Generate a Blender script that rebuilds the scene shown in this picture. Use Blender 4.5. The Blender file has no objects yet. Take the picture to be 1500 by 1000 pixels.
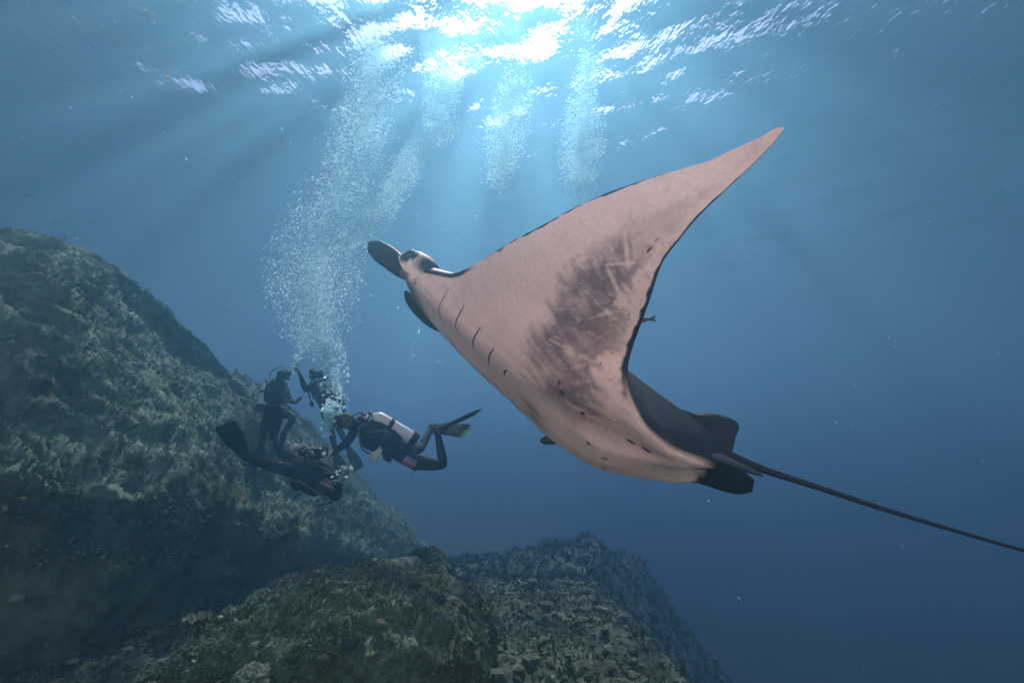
import bpy, bmesh, math, numpy as np
from mathutils import Vector, Matrix, Quaternion
R = math.radians
sc = bpy.context.scene
COL = sc.collection

# ------------------------------------------------------------------ camera
PITCH, HALF_FOV = 12.0, 47.5
cam = bpy.data.cameras.new('camera'); cam_o = bpy.data.objects.new('camera', cam); COL.objects.link(cam_o)
cam.sensor_width = 36; cam.lens = 18 / math.tan(R(HALF_FOV)); cam.clip_start = .02; cam.clip_end = 900
cam_o.rotation_euler = (R(90 + PITCH), 0, 0); sc.camera = cam_o

# ------------------------------------------------------------------ daylight above the water
SUN_EL = 52.0
world = bpy.data.worlds.new('World'); sc.world = world; world.use_nodes = True
wn = world.node_tree
sky = wn.nodes.new('ShaderNodeTexSky'); sky.sky_type = 'NISHITA'; sky.sun_disc = False
sky.sun_elevation = R(SUN_EL); sky.sun_rotation = 0
wn.nodes['Background'].inputs[1].default_value = .075
wn.links.new(sky.outputs[0], wn.nodes['Background'].inputs[0])
sun = bpy.data.lights.new('sun', 'SUN'); sun.energy = 5; sun.angle = R(.5); sun.color = (1, .89, .76)
sun_o = bpy.data.objects.new('sun', sun); COL.objects.link(sun_o); sun_o.rotation_euler = (R(SUN_EL - 90), 0, 0)
vs = sc.view_settings
vs.view_transform = 'Standard'; vs.look = 'None'; vs.gamma = 1; vs.exposure = 1.4; vs.use_curve_mapping = False
cy = sc.cycles
cy.volume_bounces = 2; cy.max_bounces = 8; cy.transparent_max_bounces = 16; cy.sample_clamp_indirect = 4

SURFACE = 6.5            # metres of water above the camera
# camera-space helpers: the camera hangs at the origin, so a bearing and a distance give a place
FPX = 750 / math.tan(R(HALF_FOV))
CP, SP = math.cos(R(PITCH)), math.sin(R(PITCH))
def c2w(p):
    p = np.asarray(p, float); x, y, z = p[..., 0], p[..., 1], p[..., 2]
    return np.stack([x, z * CP - y * SP, z * SP + y * CP], -1)
def at(px, py, d):
    return c2w(np.array([(px - 750) / FPX * d, (500 - py) / FPX * d, d]))

# ------------------------------------------------------------------ helpers
def tag(o, label=None, cat=None, group=None, kind=None):
    if label: o['label'] = label
    if cat: o['category'] = cat
    if group: o['group'] = group
    if kind: o['kind'] = kind
    return o
def empty(name, loc=(0, 0, 0)):
    o = bpy.data.objects.new(name, None); COL.objects.link(o); o.location = loc; o.empty_display_size = .1
    return o
def obj(name, V, Fc, material, parent=None, smooth=True, colours=None, attr='tint'):
    me = bpy.data.meshes.new(name)
    V = np.asarray(V, float)
    me.from_pydata(V.tolist(), [], Fc if isinstance(Fc, list) else Fc.tolist())
    me.materials.append(material)
    if smooth: me.polygons.foreach_set('use_smooth', [True] * len(me.polygons))
    if colours is not None:
        a = me.color_attributes.new(attr, 'FLOAT_COLOR', 'POINT')
        c4 = np.ones((len(V), 4), np.float32); c4[:, :3] = colours
        a.data.foreach_set('color', c4.ravel())
    o = bpy.data.objects.new(name, me); COL.objects.link(o)
    if parent is not None:
        o.parent = parent
        o.matrix_parent_inverse = Matrix.Translation(parent.location).inverted()
    return o
def grid_faces(n, k, wrap=False):
    i = np.arange(n * k).reshape(n, k)
    j = np.roll(i, -1, 1) if wrap else i[:, 1:]
    i0 = i if wrap else i[:, :-1]
    return np.stack([i0[:-1], i0[1:], j[1:], j[:-1]], -1).reshape(-1, 4)
def pchip(xk, yk, x):
    xk = np.asarray(xk, float); yk = np.asarray(yk, float); x = np.asarray(x, float)
    h = np.diff(xk); d = np.diff(yk) / h; m = np.zeros_like(yk)
    for i in range(1, len(xk) - 1):
        if d[i-1] * d[i] > 0:
            w1, w2 = 2*h[i] + h[i-1], h[i] + 2*h[i-1]; m[i] = (w1 + w2) / (w1 / d[i-1] + w2 / d[i])
    m[0], m[-1] = d[0], d[-1]
    i = np.clip(np.searchsorted(xk, x) - 1, 0, len(h) - 1); t = np.clip((x - xk[i]) / h[i], 0, 1)
    return (yk[i]*(1+2*t)*(1-t)**2 + h[i]*m[i]*t*(1-t)**2 + yk[i+1]*t*t*(3-2*t) + h[i]*m[i+1]*t*t*(t-1))
def hash3(i, j, k, seed):
    h = (i * 374761393 + j * 668265263 + k * 2147483647 + seed * 1274126177) & 0xFFFFFFFF
    h = ((h ^ (h >> 13)) * 1274126177) & 0xFFFFFFFF
    return ((h ^ (h >> 16)) & 0xFFFF) / 65535.0
def noise(p, seed=0):
    p = np.asarray(p, float); b = np.floor(p).astype(np.int64); f = p - b; f = f * f * (3 - 2 * f); r = 0
    for a in (0, 1):
        for c in (0, 1):
            for e in (0, 1):
                w = (f[..., 0] if a else 1 - f[..., 0]) * (f[..., 1] if c else 1 - f[..., 1]) * (f[..., 2] if e else 1 - f[..., 2])
                r = r + w * hash3(b[..., 0] + a, b[..., 1] + c, b[..., 2] + e, seed)
    return r * 2 - 1
def fbm(p, oct=4, seed=0, gain=.5, lac=2.03):
    r, a = 0, 1.0
    for o in range(oct): r = r + a * noise(p, seed + o); p = np.asarray(p) * lac + 17.3; a *= gain
    return r
def sstep(a, b, x):
    t = np.clip((x - a) / (b - a), 0, 1); return t * t * (3 - 2 * t)

class NT:
    """tiny node helper"""
    def __init__(s, name):
        s.m = bpy.data.materials.new(name); s.m.use_nodes = True; s.t = s.m.node_tree; s.t.nodes.clear()
        s.out = s.t.nodes.new('ShaderNodeOutputMaterial')
    def n(s, typ, **kw):
        nd = s.t.nodes.new('ShaderNode' + typ)
        for k, v in kw.items():
            if k.startswith('_'): setattr(nd, k[1:], v)
            else:
                key = int(k[1:]) if k[0] == 'i' and k[1:].isdigit() else k.replace('_', ' ')
                if isinstance(v, bpy.types.NodeSocket): s.t.links.new(v, nd.inputs[key])
                else: nd.inputs[key].default_value = v
        return nd
    def done(s, sock, which='Surface'):
        s.t.links.new(sock, s.out.inputs[which]); return s.m
def plain(name, col, rough=.6, spec=.3, metal=0., var=.25, scale=30., bump=0.):
    t = NT(name)
    tc = t.n('TexCoord'); nz = t.n('TexNoise', Vector=tc.outputs['Object'], Scale=scale, Detail=4.)
    mr = t.n('MapRange', Value=nz.outputs['Fac'], From_Min=.25, From_Max=.75, To_Min=1 - var, To_Max=1 + var)
    mx = t.n('VectorMath', _operation='SCALE', i0=col, Scale=mr.outputs[0])
    b = t.n('BsdfPrincipled', Base_Color=mx.outputs[0], Roughness=rough, Metallic=metal)
    b.inputs['Specular IOR Level'].default_value = spec
    if bump:
        bp = t.n('Bump', Height=nz.outputs['Fac'], Strength=bump, Distance=.01); t.t.links.new(bp.outputs[0], b.inputs['Normal'])
    return t.done(b.outputs[0])
def tinted(name, rough=.5, spec=.4, grain=.12, scale=60., bump=.1, dist=.004):
    """base colour comes from the mesh's own tint attribute"""
    t = NT(name)
    at_ = t.n('Attribute', _attribute_name='tint'); tc = t.n('TexCoord')
    nz = t.n('TexNoise', Vector=tc.outputs['Object'], Scale=scale, Detail=5.)
    mr = t.n('MapRange', Value=nz.outputs['Fac'], From_Min=.25, From_Max=.75, To_Min=1 - grain, To_Max=1 + grain)
    mx = t.n('VectorMath', _operation='SCALE', i0=at_.outputs['Color'], Scale=mr.outputs[0])
    b = t.n('BsdfPrincipled', Base_Color=mx.outputs[0], Roughness=rough); b.inputs['Specular IOR Level'].default_value = spec
    if bump:
        bp = t.n('Bump', Height=nz.outputs['Fac'], Strength=bump, Distance=dist); t.t.links.new(bp.outputs[0], b.inputs['Normal'])
    return t.done(b.outputs[0])
# ------------------------------------------------------------------ the water surface, seen from below
rng = np.random.default_rng(3)
WAVES = []
for k in range(64):
    lam = 4.2 * .10 ** (k / 63); a = rng.normal(.55, .65)
    A = lam * (.0020 + .0036 * k / 63) * rng.uniform(.5, 1.4)
    WAVES.append((2 * math.pi / lam * math.cos(a), 2 * math.pi / lam * math.sin(a), A, rng.uniform(0, 6.28), lam))
def wave_z(X, Y):
    Z = np.zeros_like(X) + SURFACE; r = np.hypot(X, Y - 8)
    gust = .8 + .5 * noise(np.stack([X * .16, Y * .16, X * 0], -1), 77)
    for kx, ky, A, p, lam in WAVES:
        Z += gust * A * np.sin(kx * X + ky * Y + p) * np.clip(2.2 - r / (lam * 24), 0, 1)
    return Z
def water_material():
    t = NT('water_surface')
    tc = t.n('TexCoord'); mp = t.n('Mapping', Vector=tc.outputs['Object'], Rotation=(0., 0., .55), Scale=(1., .55, 1.)); nz = t.n('TexNoise', Vector=mp.outputs[0], Scale=4.2, Detail=3., Roughness=.6)
    bp = t.n('Bump', Height=nz.outputs['Fac'], Strength=.55, Distance=.10)
    tr = t.n('BsdfTransparent'); rf = t.n('BsdfRefraction', Roughness=.14, IOR=1.12, Normal=bp.outputs[0])
    gl = t.n('BsdfGlossy', Roughness=.05, Normal=bp.outputs[0]); fr = t.n('Fresnel', IOR=1.46, Normal=bp.outputs[0])
    m1 = t.n('MixShader', i0=.2, i1=tr.outputs[0], i2=rf.outputs[0])
    return t.done(t.n('MixShader', i0=fr.outputs[0], i1=m1.outputs[0], i2=gl.outputs[0]).outputs[0])
def sheet(name, xs, ys, zf, mat, kind='structure'):
    X, Y = np.meshgrid(xs, ys, indexing='ij'); Z = zf(X, Y)
    o = obj(name, np.stack([X, Y, Z], -1).reshape(-1, 3), grid_faces(len(xs), len(ys)), mat); o['kind'] = kind; return o
g = np.linspace(-1, 1, 500); g = np.sinh(g * 5.0) / np.sinh(5.0) * 300
sheet('water_surface', g, g + 6, wave_z, water_material())

# ------------------------------------------------------------------ reef ground
def reef_material(name, sand=False, lift=1.0, soft=0.):
    t = NT(name); tc = t.n('TexCoord'); P = tc.outputs['Object']
    n1 = t.n('TexNoise', Vector=P, Scale=1.6, Detail=6., Roughness=.62); n2 = t.n('TexNoise', Vector=P, Scale=13., Detail=5., Roughness=.7)
    n3 = t.n('TexNoise', Vector=P, Scale=70., Detail=4., Roughness=.7); vo = t.n('TexVoronoi', Vector=P, Scale=22.)
    r1 = t.n('ValToRGB', Fac=n1.outputs['Fac']); e = r1.color_ramp.elements
    e[0].position = .32; e[0].color = (.034 * lift, .058 * lift, .050 * lift, 1); e[1].position = .68; e[1].color = (.088 * lift, .150 * lift, .120 * lift, 1)
    q = r1.color_ramp.elements.new(.5); q.color = (.060 * lift, .100 * lift, .080 * lift, 1)
    r2 = t.n('ValToRGB', Fac=n2.outputs['Fac']); e = r2.color_ramp.elements
    e[0].position = .34; e[0].color = (.28 + .35 * soft, .30 + .35 * soft, .28 + .35 * soft, 1); e[1].position = .70; e[1].color = (1.7 - .5 * soft, 1.65 - .4 * soft, 1.55 - .35 * soft, 1)
    c1 = t.n('Mix', _data_type='RGBA', _blend_type='MULTIPLY', i0=1.0, i6=r1.outputs[0], i7=r2.outputs[0])
    r3 = t.n('MapRange', Value=n3.outputs['Fac'], From_Min=.60, From_Max=.74, To_Min=0., To_Max=.75)
    c2 = t.n('Mix', _data_type='RGBA', i0=r3.outputs[0], i6=c1.outputs[2], i7=(.19, .27, .25, 1))
    r4 = t.n('MapRange', Value=vo.outputs['Distance'], From_Min=.0, From_Max=.35, To_Min=.0, To_Max=1.)
    hgt = t.n('Math', _operation='ADD', i0=n3.outputs['Fac'], i1=n2.outputs['Fac'])
    bp = t.n('Bump', Height=hgt.outputs[0], Strength=.9, Distance=.03)
    col = c2.outputs[2]
    if sand:  # pale colour for the added slope that throws sunlight back at the manta
        sp = t.n('SeparateXYZ', Vector=P); w = t.n('Math', _operation='MULTIPLY_ADD', i0=n1.outputs['Fac'], i1=1.6, i2=sp.outputs['Y'])
        k = t.n('MapRange', Value=w.outputs[0], From_Min=.3, From_Max=1.0, To_Min=1., To_Max=0.)
        sc_ = t.n('Mix', _data_type='RGBA', i0=n3.outputs['Fac'], i6=(.86, .77, .66, 1), i7=(.93, .86, .77, 1))
        col = t.n('Mix', _data_type='RGBA', i0=k.outputs[0], i6=col, i7=sc_.outputs[2]).outputs[2]
    b = t.n('BsdfPrincipled', Base_Color=col, Roughness=.9, Normal=bp.outputs[0]); b.inputs['Specular IOR Level'].default_value = .1
    return t.done(b.outputs[0])
reef_m = reef_material('reef_rock'); slope_m = reef_material('pale_reef_slope', lift=2.1, soft=1.1); boulder_m = reef_material('mossy_boulder', lift=1.5, soft=.3); bed_m = reef_material('seabed_rubble_and_bounce_sand', True, 1.3)
def rough3(P, amp=1.0, seed=0):
    """lumpy reef relief: rounded knobs with sharper grooves"""
    a = fbm(P * .9, 4, seed) * .14; b = np.abs(fbm(P * 4.2, 3, seed + 9)) * .07; c = fbm(P * 15, 3, seed + 15) * .022
    return (a + b + c) * amp
def bed_z(X, Y):
    P = np.stack([X, Y, X * 0], -1)
    z = -1.78 + .10 * fbm(P * .8, 3, 31) + .09 * fbm(P * 2.6, 4, 32) + .045 * np.abs(fbm(P * 7, 3, 33))
    edge = 1.25 + .3 * fbm(P * .5, 2, 35) + .06 * (Y - 4)
    z = z - 7.5 * sstep(edge - .5, edge + 6.0, X) * sstep(.0, 2.5, Y) - .20 * np.clip(Y - 5.5, 0, 24)
    z = z + 3.4 * np.exp(-(((X - 6.4) / 3.4) ** 2 + ((Y - 15.0) / 3.2) ** 2)) * (1 + .16 * fbm(P * .45, 2, 37)) + .12 * fbm(P * 1.7, 4, 39) * sstep(9, 11, Y)
    z = z + .25 * np.exp(-(((X - .8) / 1.9) ** 2 + ((Y - 13.5) / 2.0) ** 2)) * (1 + .2 * fbm(P * .9, 3, 38))
    # pale sand bank added unseen behind the camera to bounce sun onto the manta
    bounce_bank = -1.9 + 1.8 * np.clip(-Y + .35, 0, None) + .10 * fbm(P * .5, 3, 41) + .012 * np.sin(Y * 22 + 3 * fbm(P * .8, 2, 42))
    k = 1 - sstep(-.3, 1.3, Y)
    return np.minimum(z * (1 - k) + bounce_bank * k, 5.8 + .2 * fbm(P * .3, 2, 43))
g = np.linspace(-1, 1, 420); gx = np.sinh(g * 6.2) / np.sinh(6.2) * 300; gy = np.sinh(g * 6.2) / np.sinh(6.2) * 300 + 4.6
sheet('seabed', gx, gy, bed_z, bed_m)

# the big reef shoulder on the left: control lines running from near left to far right
def line(pts): return np.array([at(*p) for p in pts])
crest = line([(-520, 330, 4.6), (-250, 325, 5.0), (0, 336, 5.4), (110, 358, 5.8), (172, 402, 6.2), (212, 455, 6.7), (262, 500, 7.5), (320, 540, 8.7), (400, 575, 10.2), (470, 640, 10.8), (545, 725, 11.2), (620, 795, 11.4)])
rim = line([(-520, 700, 2.9), (-250, 700, 3.1), (0, 700, 3.5), (90, 715, 3.8), (150, 728, 4.1), (200, 738, 4.4), (255, 745, 4.8), (320, 757, 5.5), (390, 775, 6.6), (460, 795, 7.6), (530, 812, 8.4), (600, 832, 9.2)])
foot = rim.copy(); foot[:, 1] += .8; foot[:, 2] = np.minimum(-2.05, -2.05 - .22 * (foot[:, 1] - 5.5))
mid = rim * .5 + crest * .5; mid += np.array([.10, -.35, .22])
lowmid = rim * .8 + crest * .2 + np.array([0, -.12, .10]); upmid = rim * .2 + crest * .8 + np.array([0, -.25, .20])
back1 = crest + np.array([.1, 1.3, -.45]); back2 = crest + np.array([.3, 3.4, -1.9]); back3 = back2 + np.array([0, 2.2, 0]); back3[:, 2] = -5.5
rows = [foot, rim * .55 + foot * .45 + np.array([0, .25, 0]), rim, lowmid, mid, upmid, crest, back1, back2, back3]
def spl(A, n):
    A = np.asarray(A); d = np.concatenate([[0], np.cumsum(np.linalg.norm(np.diff(A, axis=0), axis=-1).mean(-1) if A.ndim == 3 else np.linalg.norm(np.diff(A, axis=0), axis=1))]); t = np.linspace(0, d[-1], n)
    flat = A.reshape(len(A), -1); return np.stack([pchip(d, flat[:, i], t) for i in range(flat.shape[1])], -1).reshape((n,) + A.shape[1:])
G = spl(np.stack([spl(r, 400) for r in rows]), 330)         # (across, along, 3)
def displace(G, amount):
    du = np.gradient(G, axis=0); dv = np.gradient(G, axis=1); n = np.cross(dv, du); n /= np.linalg.norm(n, axis=-1)[..., None] + 1e-9
    return G + n * amount[..., None], n
up = displace(G, np.zeros(G.shape[:2]))[1]
sgn = 1 if up[150, :, 2].mean() > 0 else -1
P = G.copy(); amt = rough3(P, 1.0, 50) + .07 * np.abs(fbm(np.stack([P[..., 0] * 1.5, P[..., 1] * 1.5, P[..., 2] * 5], -1), 3, 58))
SLOPE, slope_n = displace(G, sgn * (amt - .1)); slope_n = slope_n * sgn
tag(obj('reef_slope', SLOPE.reshape(-1, 3), grid_faces(330, 400) if sgn < 0 else grid_faces(330, 400)[:, ::-1], slope_m), kind='structure')

# boulders: lumpy closed domes
def boulder(name, c, r, label, seed, n=150, k=260, power=2.4, amp=1.0, tilt=0., group=None, material=None):
    th = np.linspace(.02, math.pi * .72, n); ph = np.linspace(0, 2 * math.pi, k, endpoint=False); T, Ph = np.meshgrid(th, ph, indexing='ij')
    d = np.stack([np.sin(T) * np.cos(Ph), np.sin(T) * np.sin(Ph), np.cos(T)], -1)
    q = (np.abs(d) ** power).sum(-1) ** (-1 / power); V = d * q[..., None] * np.array(r)
    V = V + np.array(c); V[..., 2] += tilt * (V[..., 0] - c[0])
    nn = d / np.array(r); nn /= np.linalg.norm(nn, axis=-1)[..., None]
    V = V + nn * ((rough3(V, amp, seed)) - .04)[..., None]
    o = obj(name, V.reshape(-1, 3), grid_faces(n, k, True)[:, ::-1].tolist() + [list(range(k))], material or boulder_m)
    tag(o, label, 'boulder', group); return o, V, nn
B1 = boulder('reef_boulder', (-1.46, 4.3, -2.02), (1.34, 1.0, .93), 'broad algae covered boulder with leafy coral rising in front of the reef slope', 71, n=190, k=380, power=2.6)
B2 = boulder('reef_boulder', (-.66, 4.8, -2.0), (.5, .7, .62), 'lower squared boulder shoulder leaning against the broad algae covered boulder', 83, n=130, k=220, power=3.2)
B3 = boulder('reef_boulder', at(615, 838, 5.9) + np.array([0, .1, -.35]), (.42, .40, .62), 'small round dark boulder in the haze just behind the broad boulder', 91, n=90, k=150, amp=.6)
B4 = boulder('reef_boulder', at(800, 905, 5.6) + np.array([0, .1, -.42]), (.42, .40, .52), 'low dark boulder lying on the pale rubble shelf', 97, n=90, k=150, amp=.7)
B5 = boulder('reef_boulder', at(40, 985, 3.5) + np.array([-.3, .0, -.35]), (.55, .4, .42), 'low rubble covered boulder at the foot of the dark reef wall', 103, n=90, k=160, amp=.6)
# ------------------------------------------------------------------ the manta ray
def camp(px, py, d): return np.array([(px - 750) / FPX * d, (500 - py) / FPX * d, d])
RHO = R(28)
M_tail = camp(1062, 672, 2.40); M_nose = camp(605, 425, 3.45)
mf = M_nose - M_tail; mf /= np.linalg.norm(mf)
e1 = np.array([0, 0, -1.]) + mf * mf[2]; e1 /= np.linalg.norm(e1); e2 = np.cross(e1, mf)
ml = math.cos(RHO) * e1 + math.sin(RHO) * e2; mu = -math.sin(RHO) * e1 + math.cos(RHO) * e2
MF, ML, MU, MO = c2w(mf), c2w(ml), c2w(mu), c2w(M_tail)
def m2w(f, l, u):
    f, l, u = np.broadcast_arrays(np.asarray(f, float), np.asarray(l, float), np.asarray(u, float))
    return f[..., None] * MF + l[..., None] * ML + u[..., None] * MU + MO
# the raised wing: distance s out from the midline runs along a curve that bends upward
_s = np.linspace(0, 2.2, 881); _t = np.clip((_s - .25) / 1.15, 0, 1); _th = R(60) * (_t * _t * (3 - 2 * _t)); _ds = _s[1] - _s[0]
_cl = np.concatenate([[0], np.cumsum(np.cos(_th[:-1]) * _ds)]); _cu = np.concatenate([[0], np.cumsum(np.sin(_th[:-1]) * _ds)])
S_TIP = 1.64
LE_s = [0, .12, .22, .29, .34, .42, .55, .707, .834, .951, 1.084, 1.195, 1.305, 1.371, 1.434, 1.512, 1.584, 1.63, S_TIP]
LE_f = [2.33, 2.325, 2.30, 2.22, 2.03, 1.80, 1.628, 1.453, 1.316, 1.183, 1.044, .917, .769, .675, .586, .508, .438, .40, .378]
TE_s = [0, .06, .12, .2, .27, .35, .42, .46, .52, .606, .805, .963, 1.095, 1.195, 1.299, 1.414, 1.506, 1.60, S_TIP]
TE_f = [0, .0, .01, .12, .227, .335, .44, .50, .55, .562, .56, .568, .541, .514, .477, .434, .401, .377, .372]
TE_du = [-.02, -.05, -.12, -.19, -.235, -.25, -.21, -.165, -.09, -.03, 0, 0, 0, 0, 0, 0, 0, 0, 0]
LE_du = [-.02, -.02, -.02, -.01, 0, 0, 0, 0, 0, 0, 0, 0, 0, 0, 0, 0, 0, 0, 0]
# belly and back profile along the midline, as height over the tail-to-mouth line
BEL_f = [0, .1, .22, .4, .58, .8, 1.0, 1.2, 1.45, 1.87, 2.12, 2.33]
BEL_u = [-.03, -.14, -.245, -.355, -.405, -.395, -.35, -.30, -.245, -.14, -.08, -.02]
BAK_f = [0, .12, .25, .47, .65, 1.0, 1.4, 1.8, 2.1, 2.25, 2.33]
BAK_u = [.02, .09, .125, .165, .20, .24, .25, .20, .12, .06, .0]
LOBE_s = [0, .12, .24, .34, .46, .62, .82, 1.1]; LOBE_w = [1, .96, .80, .58, .34, .15, .04, 0]
def manta_surface(s, c, side, flex=1.0):
    """s >= 0 span, c 0..1 chord, side -1 belly / +1 back -> local (f, l, u)"""
    s, c = np.broadcast_arrays(s, c)
    fl, ft = pchip(LE_s, LE_f, s.ravel()).reshape(s.shape), pchip(TE_s, TE_f, s.ravel()).reshape(s.shape)
    du = (pchip(LE_s, LE_du, s.ravel()).reshape(s.shape) * (1 - c) + pchip(TE_s, TE_du, s.ravel()).reshape(s.shape) * c)
    f = fl * (1 - c) + ft * c; du = du * flex
    th = np.interp(s, _s, _th); l0 = np.interp(s, _s, _cl); u0 = np.interp(s, _s, _cu)
    lobe = pchip(LOBE_s, LOBE_w, np.clip(s, 0, 1.1).ravel()).reshape(s.shape)
    fm = 2.33 * (1 - c)                                  # same chord fraction on the midline
    chord0 = -.02
    prof = (pchip(BEL_f, BEL_u, fm.ravel()) if side < 0 else pchip(BAK_f, BAK_u, fm.ravel())).reshape(s.shape) - chord0
    air = (c ** .55) * (1 - c) ** .9 / .42
    tw = np.interp(s, [0, .5, .9, 1.3, S_TIP], [.05, .045, .022, .010, .004])
    h = lobe * prof + side * (1 - lobe) * tw * air
    if side < 0: du = du * (1 - sstep(0, .36, np.abs(prof)) * lobe)
    h = h + du
    return f, l0 - np.sin(th) * h, u0 + np.cos(th) * h
def far_flex(s, mirror): return 1 - (0 if mirror > 0 else .55) * sstep(.02, .2, s)   # the far edge droops less
NS, NC = 200, 210
ss = S_TIP * (np.linspace(0, 1, NS) ** 1.0); cc = (1 - np.cos(np.linspace(0, math.pi, NC))) / 2
S2, C2 = np.meshgrid(ss, cc, indexing='ij')
_fb, _lb, _ub = manta_surface(S2, C2, -1); _W = m2w(_fb, _lb, _ub).reshape(-1, 3); _sc = np.stack([S2.ravel(), C2.ravel()], -1)
def unit0(v): return v / np.linalg.norm(v)
def under(px, py):
    """span and body position of the underside along a line of sight"""
    d = unit0(at(px, py, 1.0)); t = _W @ d; off = np.linalg.norm(_W - t[:, None] * d, axis=1); k = np.where(off < off.min() + .004)[0]; k = k[np.argmin(off[k])]
    return _sc[k][0], float(_fb.ravel()[k])
def unit0(v): return v / np.linalg.norm(v)
SCARS = []
for xa, ya, xb, yb, w, k in ((806, 497, 872, 530, .005, .5), (812, 494, 880, 531, .0035, .4), (800, 500, 850, 524, .003, .3), (888, 389, 928, 385, .007, .8), (890, 390, 912, 438, .008, .7), (912, 438, 940, 412, .006, .5), (915, 330, 921, 392, .007, .6), (926, 335, 930, 380, .005, .5), (842, 410, 905, 470, .003, .4), (850, 470, 910, 455, .003, .45), (830, 540, 900, 520, .003, .4), (870, 500, 925, 470, .003, .35), (880, 360, 890, 420, .003, .4), (840, 560, 905, 548, .003, .35)):
    (sa, fa), (sb, fb_) = under(xa, ya), under(xb, yb); SCARS.append((sa, fa, sb, fb_, w, k))
def manta_tint(S, C, back, X):
    """skin pattern in body coordinates"""
    f, l, u = X
    q = np.stack([f * 3, l * 3, u * 3], -1)
    n1 = fbm(q * 1.0, 4, 5); n2 = fbm(np.stack([S * 11 + C * 5, C * 7 - S * 7, S * 0], -1), 5, 11, gain=.66); n4 = fbm(np.stack([S * 60 + C * 25, C * 6 - S * 5, S * 0], -1), 3, 61, gain=.6); n3 = fbm(q * 9, 3, 21)
    pale = np.array([.90, .705, .65]); grey = np.array([.235, .175, .19]); black = np.array([.011, .016, .019])
    col = np.broadcast_to(pale, S.shape + (3,)).copy()
    # dusky streaked patch along the rear half of the wing
    edge = np.interp(S, [0, .25, .45, .75, 1.0, 1.2, 1.45, S_TIP], [1.2, .72, .61, .54, .56, .65, .81, 1.1])
    patch = sstep(edge - .12, edge + .10, C + .05 * n2 + .03 * n4 + .03 * n1) * (1 - sstep(.84, .98, C + .08 * n2 + .05 * n4)) * sstep(.16, .42, S + .08 * n1) * (1 - .75 * sstep(.92, 1.12, S + .1 * n2 + .05 * n4)) * (1 - sstep(1.25, 1.5, S))
    patch *= np.clip(.90 + .22 * n2 + .22 * n4, 0, 1)
    for sa, fa, sb, fb_, w, k in SCARS:
        ds_, df_ = sb - sa, fb_ - fa; t = np.clip(((S - sa) * ds_ + (f - fa) * df_) / (ds_ * ds_ + df_ * df_), 0, 1)
        d = np.hypot(S - sa - t * ds_, f - fa - t * df_) + .003 * n3
        patch *= 1 - k * (1 - sstep(w * .5, w * 1.3, d))
    patch *= 1 - .55 * np.exp(-(((S - .98) / .075) ** 2 + ((C - .83) / .06) ** 2)) * np.clip(.6 + n2, 0, 1)
    patch *= 1 - .75 * np.exp(-(((S - 1.02) / .08) ** 2 + ((C - .93) / .06) ** 2))
    col = col * (1 - patch[..., None]) + grey * patch[..., None]
    # soft dusky shading of the rear belly and a smudge behind the gills
    sm = np.exp(-(((f - .98) / .09) ** 2 + ((S - .05) / .05) ** 2)) * .6
    col *= (1 - np.clip(sm, 0, .9))[..., None]
    col *= (1 - .12 * np.clip(n1, 0, 1) - .05 * np.clip(n3, 0, 1) - .05 * np.clip(n4, 0, 1))[..., None]
    for sp, cp, r in [(.30, .80, .011), (.36, .735, .011), (.395, .72, .011), (.22, .885, .012), (.20, .91, .013), (.62, .745, .012), (1.01, .86, .016), (1.06, .85, .008), (.06, .79, .010), (.14, .76, .009), (.5, .9, .006), (.72, .93, .006)]:
        d = np.hypot((S - sp), (C - cp) * 1.6)
        k = 1 - sstep(r * .6, r * 1.3, d + .004 * n3); col = col * (1 - k[..., None]) + black * k[..., None]
    # black margin that wraps round from the back
    m = sstep(.974, .986, C + .006 * n3 + .004 * n2) * sstep(.4, .5, S)
    m = np.maximum(m, (1 - sstep(.008, .018, C + .018 * n3 + .008 * n2 - .024 * np.exp(-((S - 1.2) / .14) ** 2))) * sstep(.58, .8, S) * (1 - sstep(1.42, 1.5, S)))
    m = np.maximum(m, np.exp(-(((S - .455) / .022) ** 2 + ((C - .985) / .016) ** 2)) * np.clip(.8 + n3, 0, 1))
    m = np.maximum(m, sstep(.955, .985, C + .012 * n3) * (1 - sstep(.13, .2, S)))
    # dark skin round the eye and along the jaw
    m = np.maximum(m, (1 - sstep(.02, .035, C + .01 * n1)) * sstep(.30, .33, S) * (1 - sstep(.5, .6, S)))
    m = np.maximum(m, (1 - sstep(.03, .12, C + .02 * n1)) * (1 - sstep(.17, .25, S)) * .75)
    m = np.clip(m, 0, 1)[..., None]; col = col * (1 - m) + black * m
    bc = black * (1 + .35 * n1[..., None]) * np.array([1.15, 1.2, 1.1])
    # pale shoulder on the back behind the eye
    return np.where(back[..., None], bc, col)
manta = empty('manta_ray', m2w(1.0, 0, -.36))
tag(manta, 'huge manta ray with pale pink underside and black back gliding past the divers', 'manta ray')
skin_m = tinted('manta_skin', rough=.55, spec=.22, grain=.10, scale=55., bump=.3, dist=.004)
def halfwing(mirror):
    flx = lambda q: far_flex(q, mirror)
    fb, lb, ub = manta_surface(S2, C2, -1, flx(S2)); ft, lt, ut = manta_surface(S2[:, 1:-1], C2[:, 1:-1], 1, flx(S2[:, 1:-1]))
    cb = manta_tint(S2, C2, np.zeros_like(S2, bool), (fb, lb, ub)); ct = manta_tint(S2[:, 1:-1], C2[:, 1:-1], np.ones_like(S2[:, 1:-1], bool), (ft, lt, ut))
    return (fb, lb * mirror, ub, cb), (ft, lt * mirror, ut, ct)
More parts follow.
